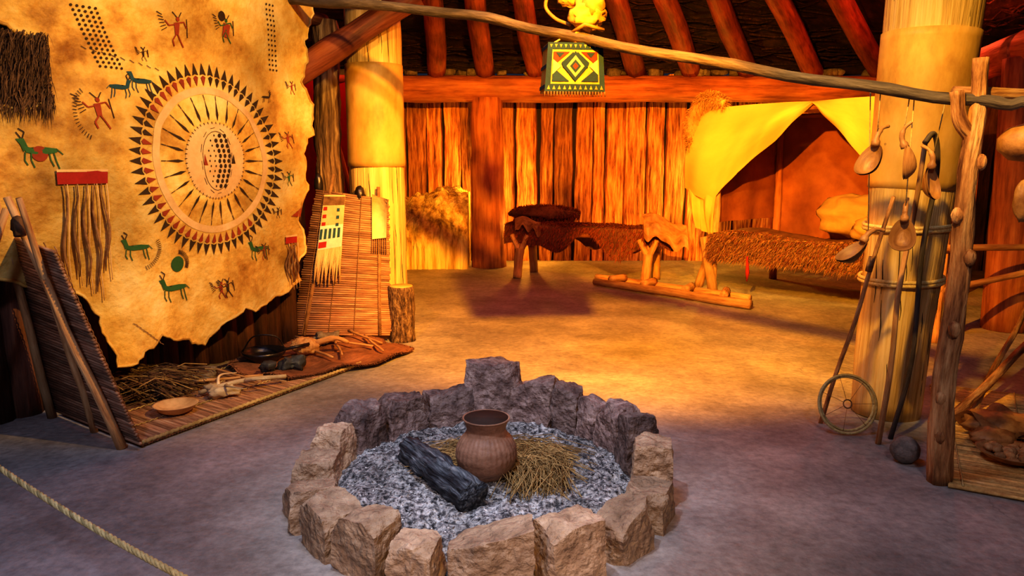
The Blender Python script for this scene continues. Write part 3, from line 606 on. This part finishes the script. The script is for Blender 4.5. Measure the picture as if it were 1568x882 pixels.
b=B('crook_stick',['pole']); b.tube(bez([(2.22,4.2,0),(2.26,4.12,.5),(2.24,4.08,1.1),(2.28,4.08,1.5),(2.26,4.06,1.68),(2.22,4.04,1.75),(2.17,4.02,1.70)],6),.014,0,8,.1); b.out()
b=B('willow_hoop',['rope','leather'])
hc=V((2.0,4.30,.18))
def hp(r,a,e=0): return hc+V((r*cos(a),.30*r*sin(a)+e,r*sin(a)*.96))
for rr,e in ((.172,0),(.158,.01)): b.tube([hp(rr,2*pi*i/48,e) for i in range(49)],.008,'rope',8,cap=False)
b.tube([hp(.025,2*pi*i/16) for i in range(17)],.004,'leather',6,cap=False)
for i in range(7): a=2*pi*i/7; b.tube([hp(.025,a),hp(.165,a)],.0015,'leather',3)
b.out()
b=B('round_stone_ball',['gstone']); b.blob((2.12,3.85,.072),(.075,.075,.073),0,32,20,.04); b.out()
b=B('reed_floor_mat',['mat2','rope'])
m1,m2,m3,m4=V((2.19,3.52,.012)),V((2.95,3.05,.012)),V((4.3,4.6,.012)),V((3.05,5.25,.012))
for i in range(130):
    t=(i+.5)/130; a=m1.lerp(m4,t);c=m2.lerp(m3,t); b.tube([a+V((R(-.03,.0),0,0)),a.lerp(c,.5)+V((0,0,R(0,.006))),c],.0095,0,5)
for u in (.05,.35,.65,.95): b.tube([m1.lerp(m4,t/130).lerp(m2.lerp(m3,t/130),u)+V((0,0,.01+(.006 if t%2 else 0))) for t in range(131)],.004,'rope',4,tint=.1)
b.out()
b=B('serving_bowl',['horn','stick']); b.lathe((2.68,3.82,.025),[(.08,0),(.13,.02),(.17,.05),(.175,.058),(.16,.045),(.1,.03),(0,.025)],0,32,.06)
for i in range(26): b.blob((2.68+R(-.1,.1),3.82+R(-.1,.1),.055+R(0,.03)),(.035,.025,.02),'stick',8,6,rot=R(0,3))
b.out()
b=B('folded_rawhide',['horn','leather'])
def fr(u,v): x=2.68+.36*u; y=4.05+.32*v; return V((x,y,.12+.05*sin(7*u+3*v)+.06*mn.noise(V((x*6,y*6,0)))-.08*abs(v-.5)))
b.grid(fr,20,16,0,.4,.3); b.blob((2.85,4.2,.09),(.19,.16,.07),0,24,14,.3); b.blob((2.72,4.05,.07),(.12,.1,.05),0,20,12,.3); b.out()
b=B('leaning_poles',['barkpole']); b.log((2.69,4.43,.03),(4.3,5.7,.55),.03,.025,0,12,8,.1,.02); b.log((2.95,4.6,.03),(4.2,5.9,.75),.022,.018,0,12,8,.1,.02); b.out()
b=B('lashed_side_rails',['stick']); b.log((3.75,6.55,.86),(6.2,6.7,.86),.03,.028,0,12,8,.1,.01); b.log((3.75,6.6,.46),(6.2,6.7,.95),.03,.028,0,12,8,.1,.01)
b.log((3.8,6.6,0),(3.85,6.65,1.3),.045,.04,0); b.log((6.1,6.7,0),(6.1,6.7,1.4),.05,.04,0); b.out()

# ------------------------------------------------------------ rear: daubed earth, benches, canopy bed, sledge
b=B('earthen_berm',['hay','straw'])
def hm(u,v):
    x=-3.2+2.53*u; y=11.28+.84*v; h=1.12*min(1,(v*2.6))**.4*(.97+.06*sin(u*9)+.09*mn.noise(V((u*14,0,0)))+.05*mn.noise(V((u*40,0,3)))); p=V((x,y-.16*mn.noise(V((x*4,h*4,1)))-.09*mn.noise(V((x*11,h*11,1))),max(0.0,h+.12*mn.noise(V((x*5,v*5,0)))*v))); return p
b.grid(hm,90,60,0,3,2); b.grid(lambda u,v:V((-.67,11.28+.84*v,hm(1,v).z*u)),10,20,0,1,1); b.blades(lambda:(hm(R(0,1),R(0.5,1)**.5),V((R(-1,1),-1,.4))),500,'straw',.08,.005); b.out()

def robe_surface(P0,P1,zt,hw,drop,sd=0):
    d=(P1-P0); L=d.length; d.normalize(); n=V((d.y,-d.x,0))
    if n.y>0: n=-n
    def f(u,v,e=0):
        p=P0.lerp(P1,u); w=(v-.5)*2; dr=drop*(.75+.9*mn.noise(V((u*5+sd,3 if w<0 else 8,0))))
        if abs(w)<.5: q=p+n*(hw*w/.5); z=zt+.04*mn.noise(V((u*6,v*6,sd)))-.03*(w/.5)**2
        else:
            s=(abs(w)-.5)/.5; q=p+n*(hw*(1 if w>0 else -1)*(1+.12*sin(s*2)+.14*s*mn.noise(V((u*9,sd,1))))); z=zt-.03-dr*s
        q=q+V((0,0,z)); q+=n*e; return q
    return f,n,L
b=B('fur_covered_bench',['stick','fur','robe','logred'])
P0,P1=V((.0,10.85,0)),V((2.2,9.92,0)); f,n,L=robe_surface(P0,P1,.76,.26,.34,1)
b.grid(f,60,36,'robe',L,.8); b.grid(lambda u,v:f(u,v)-V((0,0,.015)),60,36,'robe',L,.8)
b.blades(lambda:(lambda u,v:(f(u,v),n+V((0,0,-.6 if abs(v-.5)>.25 else .5))))(R(0,1),R(0.2,1)),9000,'fur',.055,.005)
for u in (.10,.86):
    for e in (.28,-.2):
        o_=P0.lerp(P1,u)+n*e; base=P0.lerp(P1,u)+n*e*1.35; b.log(base,o_+V((0,0,.40)),.06,.065,'stick',8,12,.2,.02)
        dv=(P1-P0).normalized()*.12
        b.log(o_+V((0,0,.36)),o_+dv+V((0,0,.60)),.045,.04,'stick',6,10,.15); b.log(o_+V((0,0,.36)),o_-dv+V((0,0,.60)),.045,.04,'stick',6,10,.15)
for e in (.2,-.2): b.log(P0+n*e+V((0,0,.64)),P1+n*e+V((0,0,.64)),.06,.06,'logred',12,10)
b.out()
b=B('rolled_fur_robe',['robe','fur']); b.blob((.48,10.95,.87),(.55,.2,.11),'robe',24,14,.2,rot=-.35); 
b.blades(lambda:(lambda a,t:(V((.48+.50*t,10.95-.18*t+.18*cos(a)*sqrt(max(0,1-t*t)),.87+.11*sin(a)*sqrt(max(0,1-t*t)))),V((0,cos(a),sin(a)))))(R(0,2*pi),R(-1,1)),2600,'fur',.05,.005); b.out()
b=B('rawhide_cover',['horn'])
def cv(u,v): 
    x=1.70+.50*u; y=9.80-.28*u-.18*v; return V((x,y+.05*sin(5*u),.88-.30*v**1.5*(1+.5*mn.noise(V((u*5,0,3))))+.07*sin(4*u+1)+.05*mn.noise(V((u*4,v*4,2)))))
b.grid(cv,20,16,0,.5,.5); b.grid(lambda u,v:cv(u,v)+V((0,.015,0)),20,16,0,.5,.5); b.out()
b=B('rawhide_cover',['horn'])
def cv2(u,v): x=.04+.36*u; y=10.56-.14*u-.08*v; return V((x,y,.82-.16*v*(1+.6*mn.noise(V((u*5,0,6))))+.04*sin(5*u)))
b.grid(cv2,16,10,0,.5,.5); b.grid(lambda u,v:cv2(u,v)+V((0,.015,0)),16,10,0,.5,.5); b.out()

F1=V((2.55,9.45,0)); FD=V((.636,-.772,0)); FB=V((.772,.636,0))
def fp(a,d,z): return F1+FD*a+FB*d+V((0,0,z))
b=B('canopied_bed',['logred','stick','canvas','canvasin','furtan','fur','robe','redcloth','rope'])
for a,d in ((0,0),(2.25,0),(0,1.4),(2.25,1.4)): b.log(fp(a,d,0),fp(a,d,2.2),.055,.045,'stick' if d==0 else 'logred',14,10,.12)
b.log(fp(-.25,.05,0),fp(-.05,.05,.62),.06,.055,'stick',8,10,.15); b.log(fp(.10,-.12,0),fp(-.12,-.05,.66),.065,.055,'stick',8,10,.15); b.log(fp(2.2,-.12,0),fp(2.1,-.05,.66),.055,.05,'stick',8,10,.15)
b.log(fp(-.1,0,2.2),fp(2.4,0,2.2),.03,.03,'logred'); b.log(fp(-.1,1.4,2.2),fp(2.4,1.4,2.2),.03,.03,'logred')
for d in (0,1.35): b.log(fp(-.1,d,.55),fp(2.35,d,.55),.055,.055,'logred')
for i in range(12): b.log(fp(.05+.19*i,-.05,.6),fp(.05+.19*i,1.4,.6),.03,.03,'logred',4,8)
b.grid(lambda u,v:fp(-.12+2.6*u,-.03+1.5*v,2.26-.06*sin(pi*v)*sin(pi*u)+.02*mn.noise(V((u*5,v*5,0)))),30,20,'canvas',2.6,1.5)
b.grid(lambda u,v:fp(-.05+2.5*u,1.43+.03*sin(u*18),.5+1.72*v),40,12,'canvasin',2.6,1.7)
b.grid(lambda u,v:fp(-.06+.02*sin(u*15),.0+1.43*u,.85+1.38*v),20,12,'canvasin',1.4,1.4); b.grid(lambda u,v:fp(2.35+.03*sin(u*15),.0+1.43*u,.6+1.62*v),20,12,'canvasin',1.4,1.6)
def flap(top,bot,w=.02,k='canvas'):
    def lp(Pn,u):
        q=u*(len(Pn)-1); i=min(int(q),len(Pn)-2); t=q-i; return V(Pn[i]).lerp(V(Pn[i+1]),t)
    def fn(u,v):
        p=lp(top,u).lerp(lp(bot,u),v); return fp(p.x,-.06-w*sin(v*pi)*(1.5+sin(u*11))-.05*v*sin(u*6+1)-.02*sin(u*25+v*5)*v,p.y)
    b.grid(fn,50,30,k,1,1)
flap([(-.30,2.14),(.0,2.26),(.5,2.27),(.95,2.27),(1.27,2.26)],[(-.42,1.28),(-.02,1.10),(.30,1.48),(.8,1.86),(1.27,2.24)],.05)
flap([(-.38,1.45),(-.2,1.4),(.06,1.3)],[(-.22,.80),(-.1,.72),(.03,.66)],.03)
flap([(1.27,2.26),(1.6,2.27),(2.0,2.27),(2.5,2.25)],[(1.27,2.24),(1.65,1.86),(2.03,1.36),(2.5,1.2)],.04)
def fb(u,v):
    a=.0+2.25*u
    if v<.55: d=.7-.78*v/.55; z=.72+.06*mn.noise(V((u*5,v*5,3)))+.03*sin(u*9)
    else:
        t=(v-.55)/.45; d=-.08-.06*sin(t*2)-.05*mn.noise(V((u*6,t,5))); z=.72-.33*t*(.9+.5*mn.noise(V((u*4,7,0))))
    return fp(a,d,z)
b.grid(fb,60,30,'robe',2.2,1)
b.blades(lambda:(fb(R(0,1),R(.25,1)),V((-.8,-.7,-.2))),8500,'furtan',.075,.005)
b.blades(lambda:(fb(R(0,1),R(.25,1)),V((-.8,-.7,-.2))),3500,'fur',.07,.005)
b.tube([fp(.62,-.2,.5),fp(.64,-.21,.3),fp(.63,-.2,.2)],[.012,.025,.006],'redcloth',8); 
b.out()
b=B('bed_pillow',['pillow']); b.blob(fp(1.55,.75,.98),(.55,.3,.27),0,28,18,.35,2,rot=-.85); b.blob(fp(1.9,.4,.85),(.35,.25,.16),0,24,14,.35,2,rot=-.85); b.out()
b=B('fox_pelt',['pelt'])
P=bez([fp(-.30,-.10,1.80),fp(-.34,-.1,1.98),fp(-.30,-.1,2.2),fp(-.12,-.1,2.38),fp(.12,-.08,2.30)],8); b.tube(P,[.05+.05*sin(pi*min(1,i/24)) for i in range(33)],0,12,.3,8)
b.blades(lambda:(lambda p,q:(p+q*.07,q))(P[int(R(0,32))],V((R(-1,1),R(-1,.3),R(-1,1))).normalized()),3200,0,.06,.005); b.out()
b=B('wooden_sledge',['stick','logred'])
a1,a2,c1_,c2_=V((1.08,9.70,.06)),V((2.62,8.10,.06)),V((1.30,9.85,.06)),V((2.72,8.45,.06))
b.log(a1,a2,.045,.055,0,12,10,.1,.015); b.log(c1_+V((-.15,.25,0)),c2_,.045,.05,0,12,10,.1,.015)
for t in (.12,.35,.62,.85): b.log(a1.lerp(a2,t)+V((0,0,.06)),c1_.lerp(c2_,t)+V((0,0,.06)),.05,.05,'stick',4,8)
b.out()
b=B('wall_lean_pole',['logred']); b.log((-1.45,8.3,0),(-1.98,8.2,2.2),.03,.03,0); b.out()
b=B('red_side_panel',['redcloth','logred']); b.grid(lambda u,v:V((-2.9+1.35*u,8.6+.03*sin(u*20),.4+2.1*v)),24,10,0,1,1); b.log((-2.95,8.62,2.52),(-1.5,8.62,2.52),.04,.04,'logred'); b.log((-2.9,8.63,0),(-2.9,8.63,2.5),.05,.04,'logred'); b.log((-1.6,8.64,0),(-1.6,8.64,2.5),.05,.04,'logred'); b.out()

# ------------------------------------------------------------ rope barrier
b=B('rope_barrier',['rope','pole'])
e1,e2=V((-2.75,3.19,.66)),V((.30,1.02,.62)); 
def rp_(t): p=e1.lerp(e2,t); p.z-=.26*4*t*(1-t)*.55; return p
n=420
for s_ in range(3):
    b.tube([rp_(i/n)+V((0,cos(i*.75+s_*2.094),sin(i*.75+s_*2.094)))*.0055 for i in range(n+1)],.0058,'rope',6,tint=.3+.3*s_)
for e in (e1,e2): b.log((e.x,e.y,0),(e.x,e.y,e.z+.08),.03,.028,'pole'); b.lathe((e.x,e.y,0),[(.12,0),(.12,.02),(.04,.05)],'pole')
b.out()

# ------------------------------------------------------------ lights
def look(o,t): o.rotation_euler=(V(t)-o.location).to_track_quat('-Z','Y').to_euler()
def spot(n,p,t,e,c,ang,bl=.5,r=.05,lin=False):
    l=bpy.data.lights.new(n,'SPOT'); l.energy=e; l.color=c; l.spot_size=radians(ang); l.spot_blend=bl; l.shadow_soft_size=r
    if lin:
        l.use_nodes=True; nt=l.node_tree; em=nt.nodes['Emission']; f=nt.nodes.new('ShaderNodeLightFalloff'); f.inputs['Strength'].default_value=1; nt.links.new(f.outputs['Linear'],em.inputs['Strength'])
    o=bpy.data.objects.new(n,l); o.location=p; bpy.context.collection.objects.link(o); look(o,t); return o
def point(n,p,e,c,r=.05):
    l=bpy.data.lights.new(n,'POINT'); l.energy=e; l.color=c; l.shadow_soft_size=r; o=bpy.data.objects.new(n,l); o.location=p; bpy.context.collection.objects.link(o)
def area(n,p,t,e,c,s):
    l=bpy.data.lights.new(n,'AREA'); l.energy=e; l.color=c; l.size=s; o=bpy.data.objects.new(n,l); o.location=p; bpy.context.collection.objects.link(o); look(o,t)
spot('orange_spotlight',(.45,3.52,2.86),(1.2,8.6,0),480,(1,.37,.015),92,.7,.03,True)
spot('rear_wall_spotlight',(2.4,6.0,3.4),(1.4,11.6,1.9),190,(1,.17,.02),64,.7,.05)
spot('hide_spotlight',(.9,2.6,3.3),(-2.0,5.6,1.7),780,(1,.59,.15),62,.7,.05)
spot('post_spotlight',(.9,2.4,3.3),(2.8,4.9,1.5),480,(1,.56,.09),54,.6,.05)
spot('canopy_spotlight',(1.6,5.0,3.3),(3.2,8.8,1.5),700,(1,.53,.06),44,.6,.05)
spot('rear_post_spotlight',(-.4,3.4,3.3),(-1.2,7.1,1.7),330,(1,.48,.06),34,.6,.05)
area('smoke_hole_daylight',(-.4,3.2,4.7),(-.14,3.4,0),42,(.55,.66,1),.9)
spot('hearth_spotlight',(-.5,2.2,3.4),(-.14,3.6,0),210,(.74,.83,1),44,.8,.05)
spot('foreground_fill',(-1.6,.2,3.2),(-1.6,2.8,0),180,(.60,.66,.98),90,.9,.2)  # added cool fill lamp for the near floor, not a lodge fixture
spot('foreground_fill_right',(1.2,.4,3.2),(1.6,2.8,0),140,(.86,.72,.78),88,.9,.2)  # second added fill lamp, brightens the near floor on the right
spot('front_warm_spotlight',(.1,-.3,2.4),(0,2.9,.0),170,(1,.58,.22),46,.8,.06)
spot('bench_spotlight',(.9,6.5,3.5),(.95,10.4,.6),150,(1,.36,.05),34,.7,.05)
point('post_lamp',(-.42,12.0,1.25),36,(1,.55,.05),.03); point('bench_lamp',(.25,11.8,.65),26,(1,.42,.04)); point('canopy_lamp',(2.98,11.65,1.25),42,(1,.57,.06),.03)
point('rear_red_lamp',(1.2,8.4,3.5),75,(1,.13,.035),.1); point('rear_red_lamp_right',(5.0,9.0,3.3),70,(1,.10,.03),.1); point('red_lamp_left',(-2.0,8.0,2.9),18,(1,.1,.03),.05)
w=bpy.data.worlds.new('World'); bpy.context.scene.world=w; w.use_nodes=True
w.node_tree.nodes['Background'].inputs[0].default_value=(.15,.2,.35,1); w.node_tree.nodes['Background'].inputs[1].default_value=.08
cam=bpy.data.cameras.new('camera'); cam.sensor_width=36; cam.lens=26.4; cam.clip_start=.05
co=bpy.data.objects.new('camera',cam); co.location=(0,0,1.6); co.rotation_euler=(radians(80.5),0,0); bpy.context.collection.objects.link(co); bpy.context.scene.camera=co
sc=bpy.context.scene; sc.view_settings.view_transform='Standard'; sc.view_settings.exposure=0
try: sc.view_settings.look='Medium High Contrast'
except Exception: pass
